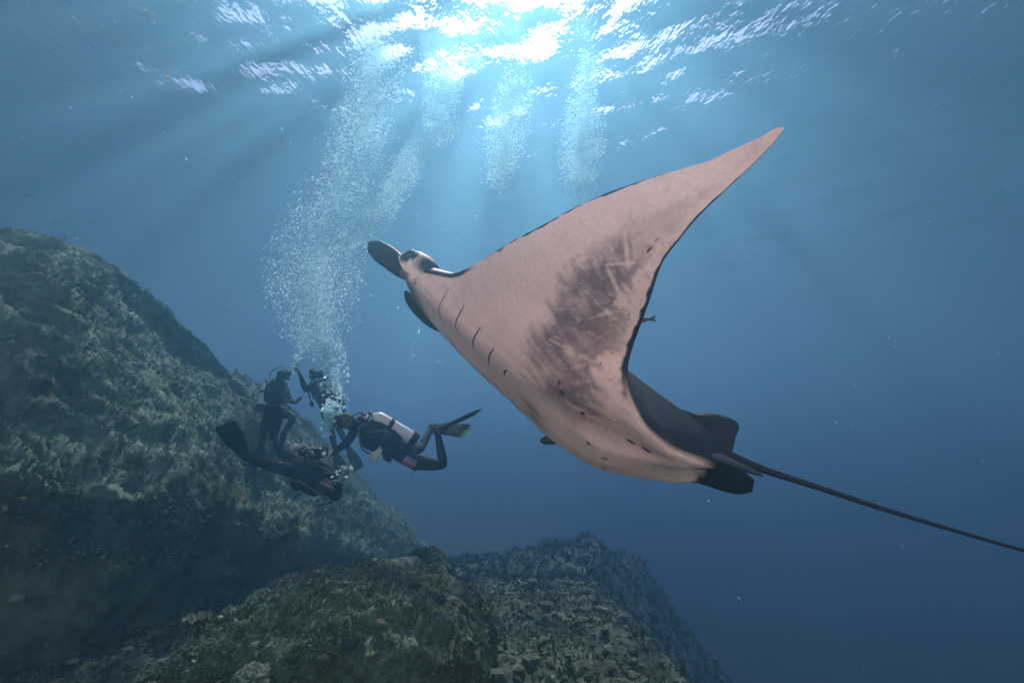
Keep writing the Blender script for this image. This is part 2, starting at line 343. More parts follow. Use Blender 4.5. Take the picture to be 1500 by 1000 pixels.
def build_manta_body():
    Vs, Cs, Fs, off = [], [], [], 0
    for mir in (1, -1):
        b, t = halfwing(mir)
        # ring per station: belly nose->tail, then back tail->nose
        P = np.concatenate([np.stack(b[:3], -1), np.stack(t[:3], -1)[:, ::-1]], 1)
        K = np.concatenate([b[3], t[3][:, ::-1]], 1)
        n, k = P.shape[:2]; fc = grid_faces(n, k, True)
        Vs.append(m2w(P[..., 0], P[..., 1], P[..., 2]).reshape(-1, 3)); Cs.append(K.reshape(-1, 3)); Fs.append((fc if mir > 0 else fc[:, ::-1]) + off); off += n * k
    o = obj('body', np.concatenate(Vs), np.concatenate(Fs), skin_m, manta, colours=np.concatenate(Cs))
    bm = bmesh.new(); bm.from_mesh(o.data); bmesh.ops.remove_doubles(bm, verts=bm.verts, dist=1e-5)
    bmesh.ops.recalc_face_normals(bm, faces=bm.faces); bm.to_mesh(o.data); bm.free()
    return o
manta_body = build_manta_body()
def loft_local(name, axis, wid, thk, wdir, mat, parent, tint, k=20, flat=1.0):
    """elliptic sections along an axis given in manta coordinates"""
    A = np.array(axis, float); n = 40; t0 = np.linspace(0, 1, len(A)); t = np.linspace(0, 1, n)
    P = np.stack([pchip(t0, A[:, i], t) for i in range(3)], -1)
    W = pchip(np.linspace(0, 1, len(wid)), wid, t); H = pchip(np.linspace(0, 1, len(thk)), thk, t)
    T = np.gradient(P, axis=0); T /= np.linalg.norm(T, axis=1)[:, None]
    wd = np.array(wdir, float)
    if wd.ndim == 1: wd = np.broadcast_to(wd, P.shape)
    else: wd = np.stack([np.interp(t, np.linspace(0, 1, len(wd)), wd[:, i]) for i in range(3)], -1)
    wd = wd - (wd * T).sum(1)[:, None] * T; wd /= np.linalg.norm(wd, axis=1)[:, None]
    hd = np.cross(T, wd); a = np.linspace(0, 2 * math.pi, k, endpoint=False)
    V = P[:, None] + W[:, None, None] * np.cos(a)[None, :, None] * wd[:, None] + H[:, None, None] * np.sin(a)[None, :, None] * hd[:, None]
    Vw = m2w(V[..., 0], V[..., 1], V[..., 2]).reshape(-1, 3)
    Fl = grid_faces(n, k, True).tolist() + [list(range(k))[::-1], list(range((n - 1) * k, n * k))]
    cols = tint(V.reshape(-1, 3), np.repeat(t, k), np.tile(a, n)) if callable(tint) else np.broadcast_to(np.array(tint), Vw.shape)
    return obj(name, Vw, Fl, mat, parent, colours=cols)
BLK = np.array([.011, .017, .020])
def dark(V, t, a): return BLK * (1 + .3 * fbm(V * 12, 3, 3)[:, None])
def ceph(V, t, a):
    k = sstep(.05, .20, t + .05 * noise(V * 20, 4))[:, None]; return np.array([.80, .66, .62]) * (1 - k) + dark(V, t, a) * k
loft_local('cephalic_fin', [(2.10, .27, -.03), (2.24, .305, -.05), (2.40, .325, -.035), (2.55, .32, -.01), (2.66, .30, .015)], [.06, .072, .078, .064, .014], [.055, .045, .022, .012, .004], (.25, .1, 1), skin_m, manta, ceph)
loft_local('cephalic_fin', [(2.0, -.20, -.04), (2.16, -.215, -.035), (2.30, -.19, -.02), (2.40, -.15, 0), (2.47, -.11, .02)], [.05, .06, .06, .05, .012], [.05, .035, .02, .012, .004], (.25, -.1, 1), skin_m, manta, dark)
def brow(V, t, a):
    d = np.linalg.norm((V - np.array([2.225, .365, .035])) * np.array([1, .6, 1]), axis=1)
    k = sstep(.060, .078, d + .01 * noise(V * 25, 7)); k2 = 1 - sstep(2.10, 2.17, V[:, 0] + .02 * noise(V * 20, 8))
    k = np.minimum(k, 1 - k2 * sstep(-.05, .0, V[:, 2]))[:, None]
    return BLK * 1.6 * (1 - k) + np.array([.80, .68, .65]) * k
loft_local('brow', [(2.0, .24, .02), (2.1, .27, .02), (2.2, .285, .015), (2.28, .285, 0), (2.33, .27, -.02)], [.06, .105, .115, .09, .02], [.04, .075, .088, .07, .01], (0, 0, 1), skin_m, manta, brow)
loft_local('brow', [(2.0, -.21, .04), (2.1, -.235, .045), (2.2, -.245, .04), (2.28, -.245, .02), (2.33, -.235, 0)], [.05, .085, .09, .075, .02], [.04, .065, .075, .06, .01], (0, 0, 1), skin_m, manta, lambda V, t, a: brow(V * np.array([1, -1, 1]), t, a))
eye_m = plain('manta_eye', (.006, .007, .008), rough=.12, spec=.6, var=.1)
for sd in (1, -1):
    eo = 0 if sd > 0 else -.045
    loft_local('eye', [(2.185, .345 * sd - eo, .035), (2.205, .35 * sd - eo, .035), (2.23, .353 * sd - eo, .035), (2.255, .35 * sd - eo, .035), (2.275, .345 * sd - eo, .035)], [.004, .034, .044, .034, .004], [.004, .024, .032, .024, .004], (0, 0, 1), eye_m, manta, BLK)
# dorsal fin: a rounded keel standing on the back just before the tail
def plate(name, outline, thick, base_l, mat, parent, tint):
    """upright fin given by its (f, u) outline, with a lens-shaped section"""
    O = np.array(outline); n = len(O); cen = O.mean(0); V, Fl = [], []
    rings = [(1.0, .12), (.93, .45), (.75, .8), (.45, 1.0)]
    for sd in (1, -1):
        for sc_, th in rings:
            for p in O: q = cen + (p - cen) * sc_; V.append((q[0], base_l + sd * th * thick, q[1]))
        V.append((cen[0], base_l + sd * thick, cen[1]))
    m = n * len(rings) + 1
    for h in (0, 1):
        for r in range(len(rings) - 1):
            for i in range(n):
                j = (i + 1) % n; a, b = h * m + r * n, h * m + (r + 1) * n
                Fl.append([a + i, a + j, b + j, b + i][::(1 if h else -1)])
        for i in range(n): Fl.append([h * m + 3 * n + i, h * m + 3 * n + (i + 1) % n, h * m + 4 * n][::(1 if h else -1)])
    for i in range(n): Fl.append([i, (i + 1) % n, m + (i + 1) % n, m + i])
    V = np.array(V); Vw = m2w(V[:, 0], V[:, 1], V[:, 2])
    return obj(name, Vw, Fl, mat, parent, colours=tint(V, V[:, 0], V[:, 0]))
ot = np.linspace(0, 1, 9)
fin_out = [(.40, .08), (.34, .13), (.246, .145), (.22, .165), (.198, .187), (.17, .203), (.136, .216), (.10, .226), (.067, .232), (.043, .231), (.025, .224), (.012, .210), (.007, .190), (.007, .160), (.003, .135), (-.008, .083), (-.016, .047), (-.02, .02), (.05, .0), (.2, .02), (.35, .05)]
plate('dorsal_fin', fin_out, .035, 0, skin_m, manta, dark)
# pelvic fins either side of the tail
for sd in (1, -1):
    loft_local('pelvic_fin', [(.20, .07 * sd, -.08), (.10, .085 * sd, -.08), (.0, .09 * sd, -.055), (-.10, .085 * sd, -.035), (-.17, .075 * sd, -.02)], [.05, .08, .085, .075, .035], [.045, .035, .022, .012, .004], (0, 1, -.75 * sd), skin_m, manta, dark)
# whip tail
def w2m(p):
    q = np.asarray(p) - MO; return np.stack([q @ MF, q @ ML, q @ MU], -1)
tail_pts = [w2m(at(*p)) for p in [(1035, 655, 2.47), (1066, 667, 2.42), (1120, 688, 2.36), (1200, 714, 2.30), (1300, 747, 2.22), (1400, 777, 2.15), (1500, 806, 2.08), (1600, 833, 2.01)]]
def tail_tint(V, t, a):
    k = (sstep(.02, .08, t) * (1 - sstep(.16, .26, t)) * sstep(.35, .8, -np.sin(a + .4)))[:, None]
    return BLK * (1 - k) + np.array([.28, .28, .28]) * k
loft_local('tail', tail_pts, [.040, .030, .019, .014, .0115, .0095, .008, .005], [.045, .030, .019, .014, .0115, .0095, .008, .005], (0, 1, 0), skin_m, manta, tail_tint, k=12)
# five gill slits under each side of the head
slit_m = plain('gill_slit_dark', (.02, .012, .012), rough=.7, var=.2)
def chord_of(s, f):
    c = np.linspace(0, 1, 801); fl = pchip(LE_s, LE_f, np.full(801, s)); ft = pchip(TE_s, TE_f, np.full(801, s))
    return np.interp(-f, -(fl * (1 - c) + ft * c), c)
SLITS = []
for (xa, ya), (xb, yb), w in (((658, 421), (650, 474), .006), ((681, 446), (671, 488), .0085), ((704, 480), (694, 513), .0095), ((725, 510), (717, 535), .0095), ((743, 541), (739, 550), .011)):
    (sa, fa), (sb, fb) = under(xa, ya), under(xb, yb); SLITS.append((fa, fb, sa, sb, w))
for sd in (1, -1):
    for f0, f1, s0, s1, w in SLITS:
        n = 24; t = np.linspace(0, 1, n); s = np.maximum(s0 + (s1 - s0) * t, .01); f = f0 + (f1 - f0) * t + .012 * np.sin(math.pi * t)
        hw = w * np.sin(math.pi * np.clip(t * .94 + .05, 0, 1)) ** .6 * (1.25 - .8 * t)
        V = []
        for i in range(n):
            row = []
            for k_, hgt in ((-1, -.004), (-.5, .0015), (0, .0025), (.5, .0015), (1, -.004)):
                ff = f[i] + k_ * hw[i]; c = chord_of(s[i], ff); p = np.array(manta_surface(np.array([s[i]]), np.array([c]), -1, far_flex(s[i], sd))).ravel()
                row.append((p[0], p[1] * sd, p[2] - hgt))
            V.append(row)
        V = np.array(V); fc = grid_faces(n, 5)
        obj('gill_slit', m2w(V[..., 0], V[..., 1], V[..., 2]).reshape(-1, 3), fc if sd > 0 else fc[:, ::-1], slit_m, manta)
# ------------------------------------------------------------------ divers
suit_m = tinted('neoprene', rough=.85, spec=.12, grain=.25, scale=25., bump=.25, dist=.01)
steel_m = plain('painted_tank', (.46, .60, .63), rough=.35, spec=.5, var=.12, scale=18.)
white_m = plain('white_tank', (.60, .73, .76), rough=.35, spec=.5, var=.10, scale=18.)
rubber_m = plain('black_rubber', (.004, .008, .012), rough=.6, spec=.2, var=.3)
metal_m = plain('chromed_brass', (.55, .56, .57), rough=.25, metal=.9, var=.1)
lens_m = plain('mask_glass', (.03, .045, .05), rough=.06, spec=.7, var=.05)
vest_m = plain('vest_nylon', (.003, .009, .015), rough=.85, spec=.12, var=.4, scale=14., bump=.5)
pale_m = plain('pale_webbing', (.32, .40, .40), rough=.8, var=.3)
red_m = plain('red_cloth', (.30, .05, .045), rough=.8)
violet_m = plain('violet_cloth', (.20, .17, .42), rough=.8)
strap_m = plain('grey_webbing', (.07, .075, .075), rough=.8, var=.3)
green_m = plain('green_plastic', (.12, .55, .25), rough=.4, var=.2)
def unit(v): v = np.asarray(v, float); return v / (np.linalg.norm(v) + 1e-12)
def ray(px, py): return unit(at(px, py, 1.0))
def reach(p, px, py, length, near=True):
    """the point on the line of sight (px, py) that lies one bone length from joint p"""
    r = ray(px, py); b = r @ p; disc = length ** 2 - (p @ p - b * b)
    if disc < 0: return p + unit(r * b - p) * length
    t = b - math.sqrt(disc) if near else b + math.sqrt(disc)
    return r * t
def tube(name, pts, rad, mat, parent, k=10, sub=6, tint=None, closed_ends=True):
    A = np.array(pts, float); n = (len(A) - 1) * sub + 1; t0 = np.linspace(0, 1, len(A)); t = np.linspace(0, 1, n)
    P = np.stack([pchip(t0, A[:, i], t) for i in range(3)], -1); rad = np.asarray(rad, float) if np.ndim(rad) else np.full(len(A), float(rad))
    Rr = np.interp(t, np.linspace(0, 1, len(rad)), rad)
    T = np.gradient(P, axis=0); T /= np.linalg.norm(T, axis=1)[:, None] + 1e-9
    u0 = np.cross(T[0], [0, 0, 1.]) if abs(T[0][2]) < .9 else np.cross(T[0], [1., 0, 0]); u0 = unit(u0); V = []
    for i in range(n):
        u0 = unit(u0 - (u0 @ T[i]) * T[i]); w = np.cross(T[i], u0)
        for a in np.linspace(0, 2 * math.pi, k, endpoint=False): V.append(P[i] + Rr[i] * (math.cos(a) * u0 + math.sin(a) * w))
    Fl = grid_faces(n, k, True).tolist() + [list(range(k))[::-1], list(range((n - 1) * k, n * k))]
    cols = np.broadcast_to(np.array(tint), (len(V), 3)) if tint is not None else None
    return obj(name, V, Fl, mat, parent, colours=cols)
def shell(name, pts, W, H, wdir, mat, parent, k=18, power=2.0, n=24, tint=None):
    """super-elliptic sections along a path; wdir is the width direction"""
    A = np.array(pts, float); t0 = np.linspace(0, 1, len(A)); t = np.linspace(0, 1, n)
    P = np.stack([pchip(t0, A[:, i], t) for i in range(3)], -1)
    W = pchip(np.linspace(0, 1, len(W)), W, t); H = pchip(np.linspace(0, 1, len(H)), H, t)
    T = np.gradient(P, axis=0); T /= np.linalg.norm(T, axis=1)[:, None]
    wd = np.asarray(wdir, float) - (T @ np.asarray(wdir, float))[:, None] * T; wd /= np.linalg.norm(wd, axis=1)[:, None]; hd = np.cross(T, wd)
    a = np.linspace(0, 2 * math.pi, k, endpoint=False); ca, sa = np.cos(a), np.sin(a)
    ca = np.sign(ca) * np.abs(ca) ** (2 / power); sa = np.sign(sa) * np.abs(sa) ** (2 / power)
    V = (P[:, None] + W[:, None, None] * ca[None, :, None] * wd[:, None] + H[:, None, None] * sa[None, :, None] * hd[:, None]).reshape(-1, 3)
    Fl = grid_faces(n, k, True).tolist() + [list(range(k))[::-1], list(range((n - 1) * k, n * k))]
    cols = tint(V, np.repeat(t, k)) if callable(tint) else None
    return obj(name, V, Fl, mat, parent, colours=cols)
def skin_mesh(name, verts, edges, radii, parent, mat, tint):
    me = bpy.data.meshes.new(name + '_skeleton'); me.from_pydata([tuple(v) for v in verts], edges, [])
    o = bpy.data.objects.new(name, me); COL.objects.link(o)
    md = o.modifiers.new('skin', 'SKIN'); md.use_smooth_shade = True; md.branch_smoothing = .6
    sv = me.skin_vertices[0].data
    for i, r in enumerate(radii): sv[i].radius = (r, r) if np.ndim(r) == 0 else r; sv[i].use_root = (i == 0)
    sub = o.modifiers.new('subdivision', 'SUBSURF'); sub.levels = 2; sub.render_levels = 2
    dg = bpy.context.evaluated_depsgraph_get(); m2 = bpy.data.meshes.new_from_object(o.evaluated_get(dg))
    o.modifiers.clear(); o.data = m2; bpy.data.meshes.remove(me); m2.name = name
    m2.materials.clear(); m2.materials.append(mat); m2.polygons.foreach_set('use_smooth', [True] * len(m2.polygons))
    V = np.empty(len(m2.vertices) * 3); m2.vertices.foreach_get('co', V); V = V.reshape(-1, 3)
    c4 = np.ones((len(V), 4), np.float32); c4[:, :3] = tint(V)
    a = m2.color_attributes.new('tint', 'FLOAT_COLOR', 'POINT'); a.data.foreach_set('color', c4.ravel())
    o.parent = parent; o.matrix_parent_inverse = Matrix.Translation(parent.location).inverted()
    return o
SUIT = np.array([.003, .009, .016])
def build_diver(J, label, back, face, tank_mat, glove=(.30, .31, .29), hood=(.02, .022, .022), fin_tip=None, side=None, fins=None, hand_dir=None, tank_len=.57, tank_shift=(0, 0, 0)):
    """J: solved joints (world). back / face: directions of the back of the chest and of the face"""
    root = empty('person', J['pelvis']); tag(root, label, 'person', 'scuba divers by the reef slope')
    spine = unit(J['neck'] - J['pelvis']); back = unit(back - (back @ spine) * spine); side = unit(np.cross(spine, back))
    sgn = 1 if side @ (J['shl'] - J['shr']) > 0 else -1; side = side * sgn
    V, E, Rd = [], [], []
    def add(p, r, par=None):
        V.append(np.array(p, float)); Rd.append(r); i = len(V) - 1
        if par is not None: E.append((par, i))
        return i
    L = lambda a, b, t: a * (1 - t) + b * t
    pel = add(J['pelvis'], .135); wa = add(L(J['pelvis'], J['neck'], .35), .125, pel); ch = add(L(J['pelvis'], J['neck'], .72), .15, wa); nb = add(L(J['pelvis'], J['neck'], .98), .085, ch)
    hc = J['head']; nk = add(L(J['neck'], hc, .35), .062, nb); upv = unit(hc - J['neck'])
    h1 = add(L(J['neck'], hc, .75) + face * .012, .085, nk); h2 = add(hc + upv * .03, .102, h1); add(hc + upv * .095 - face * .015, .07, h2)
    for s in 'lr':
        sh = add(J['sh' + s], .072, ch); el = add(J['el' + s], .050, sh); fm = add(L(J['el' + s], J['wr' + s], .35), .048, el); wr = add(J['wr' + s], .031, fm)
        hd = unit(J['ha' + s] - J['wr' + s]); ps = unit(np.cross(hd, back + .3 * side)); pn = np.cross(hd, ps)
        pa = add(J['wr' + s] + hd * .06, .036, wr); k0 = J['wr' + s] + hd * .09
        for q, (off, ln) in enumerate(((-.032, .062), (-.011, .075), (.011, .078), (.032, .068))):
            a = add(k0 + ps * off, .0125, pa); b = add(k0 + ps * off * 1.15 + hd * ln * .5 + pn * .012, .0105, a); add(k0 + ps * off * 1.15 + hd * ln * .8 + pn * .045, .009, b)
        a = add(J['wr' + s] + hd * .035 - ps * .045 + pn * .012, .013, pa); add(J['wr' + s] + hd * .075 - ps * .065 + pn * .03, .010, a)
        hp = add(J['hi' + s], .108, pel); th = add(L(J['hi' + s], J['kn' + s], .45), .084, hp); kn = add(J['kn' + s], .060, th)
        cf = add(L(J['kn' + s], J['an' + s], .3), .059, kn); an = add(J['an' + s], .040, cf); add(J['an' + s] + unit(J['ft' + s] - J['an' + s]) * .16, .036, an)
    def tint(X):
        c = np.broadcast_to(SUIT, X.shape).copy() * (1 + .5 * noise(X * 9, 5)[:, None])
        for s in 'lr':
            hd = unit(J['ha' + s] - J['wr' + s]); k = sstep(-.02, .01, (X - J['wr' + s]) @ hd) * (np.linalg.norm(X - J['wr' + s], axis=1) < .26)
            c = c * (1 - k[:, None]) + np.array(glove) * k[:, None]
        dh = X - hc; inh = (np.linalg.norm(dh, axis=1) < .18) & (dh @ upv > -.06)
        kf = sstep(.045, .07, dh @ face) * inh * (1 - sstep(.02, .05, dh @ upv)); kh = inh.astype(float)
        c = c * (1 - kh[:, None]) + np.array(hood) * (.7 + .6 * noise(X * 40, 8)[:, None] ** 2) * kh[:, None]
        return c * (1 - kf[:, None]) + np.array([.22, .13, .09]) * kf[:, None]
    skin_mesh('body', V, E, Rd, root, suit_m, tint)
    # buoyancy vest wrapped round the chest
    c0, c1 = L(J['pelvis'], J['neck'], .22), L(J['pelvis'], J['neck'], .98)
    vest = shell('buoyancy_vest', [c0 + back * .02, L(c0, c1, .35) + back * .02, L(c0, c1, .7) + back * .015, c1 + back * .03], [.165, .205, .205, .12], [.14, .165, .17, .12], side, vest_m, root, power=2.6)
    for sg in (1, -1):
        tube('shoulder_strap', [c1 + back * .10 + side * .10 * sg, c1 + side * .13 * sg + spine * .05, L(c0, c1, .75) - back * .17 + side * .12 * sg, L(c0, c1, .4) - back * .165 + side * .13 * sg], .012, strap_m, vest, k=6)
        shell('vest_pocket', [c0 + side * .17 * sg - back * .03, c0 + side * .185 * sg - back * .04 + spine * .09, c0 + side * .17 * sg - back * .04 + spine * .17], [.05, .075, .05], [.03, .045, .03], back, vest_m, vest, n=10)
    # tank with boot, neck and valve
    ta = L(J['pelvis'], J['neck'], .95) + back * .195 + np.array(tank_shift); tb = ta - spine * tank_len
    tank = tube('air_tank', [tb, tb + spine * .02, tb + spine * .05, ta - spine * .10, ta - spine * .04, ta - spine * .005, ta + spine * .02], [.055, .076, .080, .080, .072, .042, .022], tank_mat, root, k=20, sub=5)
    tube('boot', [tb - spine * .012, tb + spine * .005, tb + spine * .075], [.063, .0835, .0835], rubber_m, tank, k=20)
    tube('tank_band', [L(tb, ta, .62) - spine * .025, L(tb, ta, .62) + spine * .025], .0845, rubber_m, tank, k=20, sub=2)
    tube('valve', [ta + spine * .015, ta + spine * .075], .021, metal_m, tank, k=10); tube('valve_knob', [ta + spine * .05 + side * .02, ta + spine * .05 + side * .075], .019, rubber_m, tank, k=10)
    tube('first_stage', [ta + spine * .055 - back * .01, ta + spine * .06 - back * .075], [.027, .032], metal_m, tank, k=12)
    mouth = hc + face * .115 - upv * .055
    reg = tube('regulator', [mouth - face * .02, mouth + face * .01, mouth + face * .05, mouth + face * .06], [.022, .035, .037, .022], rubber_m, root, k=14)
    tube('regulator_cover', [mouth + face * .058, mouth + face * .066], [.028, .018], metal_m, reg, k=14, sub=2)
    fs = ta + spine * .06 - back * .05
    tube('hose', [fs, fs + side * .12 + spine * .10, hc + side * .21 - back * .02, mouth + side * .10 + face * .05, mouth + side * .03 + face * .03], .0075, rubber_m, root, k=7, sub=8)
    tube('hose', [fs, fs - side * .14 + spine * .08, J['neck'] - side * .23 + back * .02, L(c0, c1, .45) - side * .22 - back * .14, L(c0, c1, .1) - side * .17 - back * .17], .0075, rubber_m, root, k=7, sub=8)
    gauge = L(c0, c1, .1) - side * .17 - back * .17
    tube('gauge', [gauge, gauge - spine * .03, gauge - spine * .10], [.02, .034, .030], rubber_m, root, k=10)
    # mask over the eyes
    mc = hc + face * .085 + upv * .028; ms = unit(np.cross(face, upv))
    msk = shell('mask', [mc - face * .03, mc, mc + face * .035], [.085, .088, .076], [.052, .056, .046], ms, rubber_m, root, power=3.0, n=8)
    shell('mask_lens', [mc + face * .030, mc + face * .036, mc + face * .039], [.068, .068, .06], [.038, .038, .032], ms, lens_m, msk, power=3.0, n=5)
    tube('mask_strap', [mc + ms * .086, hc + ms * .108 + upv * .035, hc - face * .105 + upv * .05, hc - ms * .108 + upv * .035, mc - ms * .086], .011, rubber_m, msk, k=6)
    # swim fins
    for s in 'lr':
        d = unit(J['ft' + s] - J['an' + s]); a = J['an' + s]; shin = unit(J['an' + s] - J['kn' + s]); wd = np.cross(d, shin)
        wd = unit(wd) if np.linalg.norm(wd) > .2 else side
        if fins is not None: wd = unit(fins[s])
        def ft(X, t): 
            c = np.broadcast_to(np.array([.008, .012, .016]), X.shape).copy()
            if fin_tip is not None: k = sstep(.86, .93, t)[:, None]; c = c * (1 - k) + np.array(fin_tip) * k
            return c
        fin = shell('swim_fin', [a - d * .03 + shin * .02, a + d * .10 + shin * .025, a + d * .22 + shin * .03, a + d * .45 + shin * .035, a + d * .66 + shin * .03, a + d * .76 + shin * .02], [.05, .062, .085, .105, .112, .085], [.05, .045, .020, .012, .009, .005], wd, suit_m, root, power=2.4, n=30, tint=ft)
        for sg in (1, -1):
            tube('fin_rail', [a + d * .12 + wd * .06 * sg + shin * .03, a + d * .4 + wd * .10 * sg + shin * .035, a + d * .70 + wd * .108 * sg + shin * .03], [.012, .011, .007], rubber_m, fin, k=6)
    return root
def hip_patch(root, c, n, up_):
    """bright sewn panel on the thigh pocket"""
    r = unit(np.cross(up_, n)); pk = shell('thigh_pocket', [c - up_ * .11, c - up_ * .09, c + up_ * .09, c + up_ * .11], [.06, .075, .075, .06], [.02, .03, .03, .02], r, vest_m, root, power=4, n=10)
    for nm, dx, dy, w, h, m in (('panel', -.035, .0, .022, .07, red_m), ('panel', .02, .03, .026, .045, violet_m), ('panel', .0, .055, .05, .008, pale_m), ('panel', -.005, .0, .006, .08, pale_m), ('panel', .03, -.045, .024, .025, violet_m)):
        q = c + r * dx + up_ * dy + n * .031
        shell(nm, [q - up_ * h, q - up_ * h * .9, q + up_ * h * .9, q + up_ * h], [w * .9, w, w, w * .9], [.004] * 4, r, m, pk, power=5, n=5, k=10)
def pose(pel, neck, head, sh, el, wr, ha, hi, kn, an, ft, back_c, depth):
    """joints from bearings; each limb keeps its real length"""
    J = {}; J['pelvis'] = at(pel[0], pel[1], depth); J['neck'] = reach(J['pelvis'], neck[0], neck[1], .56, neck[2]); J['head'] = reach(J['neck'], head[0], head[1], .20, head[2])
    base = J['neck'] + (J['pelvis'] - J['neck']) * .06; hb = J['pelvis'] - unit(J['neck'] - J['pelvis']) * .05
    for s, q in (('l', 0), ('r', 1)):
        g = lambda p, v, ln: reach(p, v[q][0], v[q][1], ln, v[q][2])
        J['sh' + s] = g(base, sh, .175); J['el' + s] = g(J['sh' + s], el, .29); J['wr' + s] = g(J['el' + s], wr, .25); J['ha' + s] = g(J['wr' + s], ha, .10)
        J['hi' + s] = g(hb, hi, .10); J['kn' + s] = g(J['hi' + s], kn, .43); J['an' + s] = g(J['kn' + s], an, .42); J['ft' + s] = g(J['an' + s], ft, .60)
    return J
N_, F_ = True, False
def cam_dir(x, y, z): return unit(c2w(np.array([x, y, z], float)))
J1 = pose((592, 664), (524, 624, N_), (502, 613, N_), [(536, 640, N_), (528, 612, F_)], [(568, 634, N_), (488, 690, N_)], [(558, 658, N_), (482, 668, N_)], [(545, 670, N_), (470, 664, N_)],
          [(600, 676, N_), (598, 662, F_)], [(650, 682, F_), (616, 656, F_)], [(641, 634, N_), (632, 628, F_)], [(690, 611, F_), (672, 632, N_)], None, 5.5)
d1 = build_diver(J1, 'diver swimming level with white tank, olive hood and pale gloves, reaching out a hand', cam_dir(.35, .9, .15), cam_dir(-.72, -.12, -.68), white_m,
            glove=(.36, .46, .42), hood=(.10, .11, .055), fin_tip=(.45, .55, .16), fins={'l': cam_dir(.1, .35, -.9), 'r': cam_dir(.1, .5, .8)})
hip_patch(d1, J1['hil'] * .75 + J1['knl'] * .25 + cam_dir(-.3, .15, -1) * .085 - unit(J1['pelvis'] - J1['neck']) * .05, cam_dir(-.25, .1, -1), unit(J1['neck'] - J1['pelvis']))
J2 = pose((400, 598), (408, 562, F_), (413, 549, N_), [(400, 566, N_), (416, 566, F_)], [(398, 588, N_), (424, 586, F_)], [(418, 588, N_), (434, 590, N_)], [(430, 586, N_), (438, 584, N_)],
          [(396, 601, N_), (406, 601, F_)], [(386, 622, N_), (430, 612, N_)], [(384, 645, F_), (416, 634, F_)], [(376, 668, N_), (412, 660, F_)], None, 8.0)
build_diver(J2, 'diver hanging upright beside the slope with a pale tank on the back and knees bent', cam_dir(-.93, .05, -.25), cam_dir(.75, -.05, -.2), steel_m, hood=(.03, .028, .026), glove=(.05, .05, .05))
J3 = pose((480, 596), (468, 562, N_), (466, 549, N_), [(458, 565, N_), (480, 564, F_)], [(448, 572, N_), (498, 580, N_)], [(440, 550, N_), (504, 600, N_)], [(437, 542, N_), (502, 608, N_)],
          [(476, 600, N_), (488, 600, F_)], [(486, 634, N_), (498, 630, F_)], [(492, 662, F_), (510, 655, F_)], [(500, 690, F_), (522, 680, F_)], None, 8.2)
build_diver(J3, 'diver raising one arm inside the thick cluster of exhaled bubbles', cam_dir(.6, .3, .75), cam_dir(-.45, .15, -.85), steel_m, glove=(.05, .05, .055))
J4 = pose((438, 686), (474, 706, N_), (486, 716, N_), [(470, 714, N_), (474, 698, F_)], [(492, 722, N_), (496, 696, F_)], [(499, 704, N_), (506, 688, N_)], [(503, 696, N_), (511, 680, N_)],
          [(432, 690, N_), (434, 680, F_)], [(390, 680, N_), (412, 662, F_)], [(362, 668, F_), (402, 640, F_)], [(338, 632, N_), (401, 606, N_)], None, 5.9)
build_diver(J4, 'diver lying head down along the slope in black gear with long black fins trailing', cam_dir(.3, -.55, .75), cam_dir(.75, -.2, -.55), rubber_m, glove=(.25, .32, .32), fins={'l': cam_dir(.8, .5, .1), 'r': cam_dir(.9, .1, .3)})
# camera housing held out by the swimming diver
def housing():
    c = at(459, 664, 5.22); r = empty('underwater_camera', c); tag(r, 'small black underwater camera with green ring held out by the diver in white tank', 'camera')
    dx, dy, dz = cam_dir(-1, -.05, -.1), cam_dir(0, 1, 0), cam_dir(-.1, 0, -1)
    shell('housing', [c + dx * .10, c + dx * .06, c - dx * .06, c - dx * .10], [.05, .062, .062, .05], [.045, .05, .05, .045], dy, rubber_m, r, power=4, n=10)
    p = tube('lens_port', [c + dz * .04, c + dz * .09, c + dz * .10], [.045, .042, .03], lens_m, r, k=18); tube('lens_ring', [c + dz * .062, c + dz * .082], .0475, green_m, p, k=18, sub=2)
    for sg in (1, -1): tube('handle', [c + dx * .10 * sg - dy * .05, c + dx * .15 * sg - dy * .02, c + dx * .15 * sg + dy * .05, c + dx * .10 * sg + dy * .07], .012, rubber_m, r, k=8)
    tube('strobe_arm', [c + dy * .05 + dx * .05, c + dy * .11 + dx * .09, c + dy * .10 + dx * .16], .011, pale_m, r, k=8)
    tube('strobe', [c + dy * .10 + dx * .15, c + dy * .09 + dx * .18, c + dy * .07 + dx * .24], [.02, .035, .032], pale_m, r, k=14)
housing()
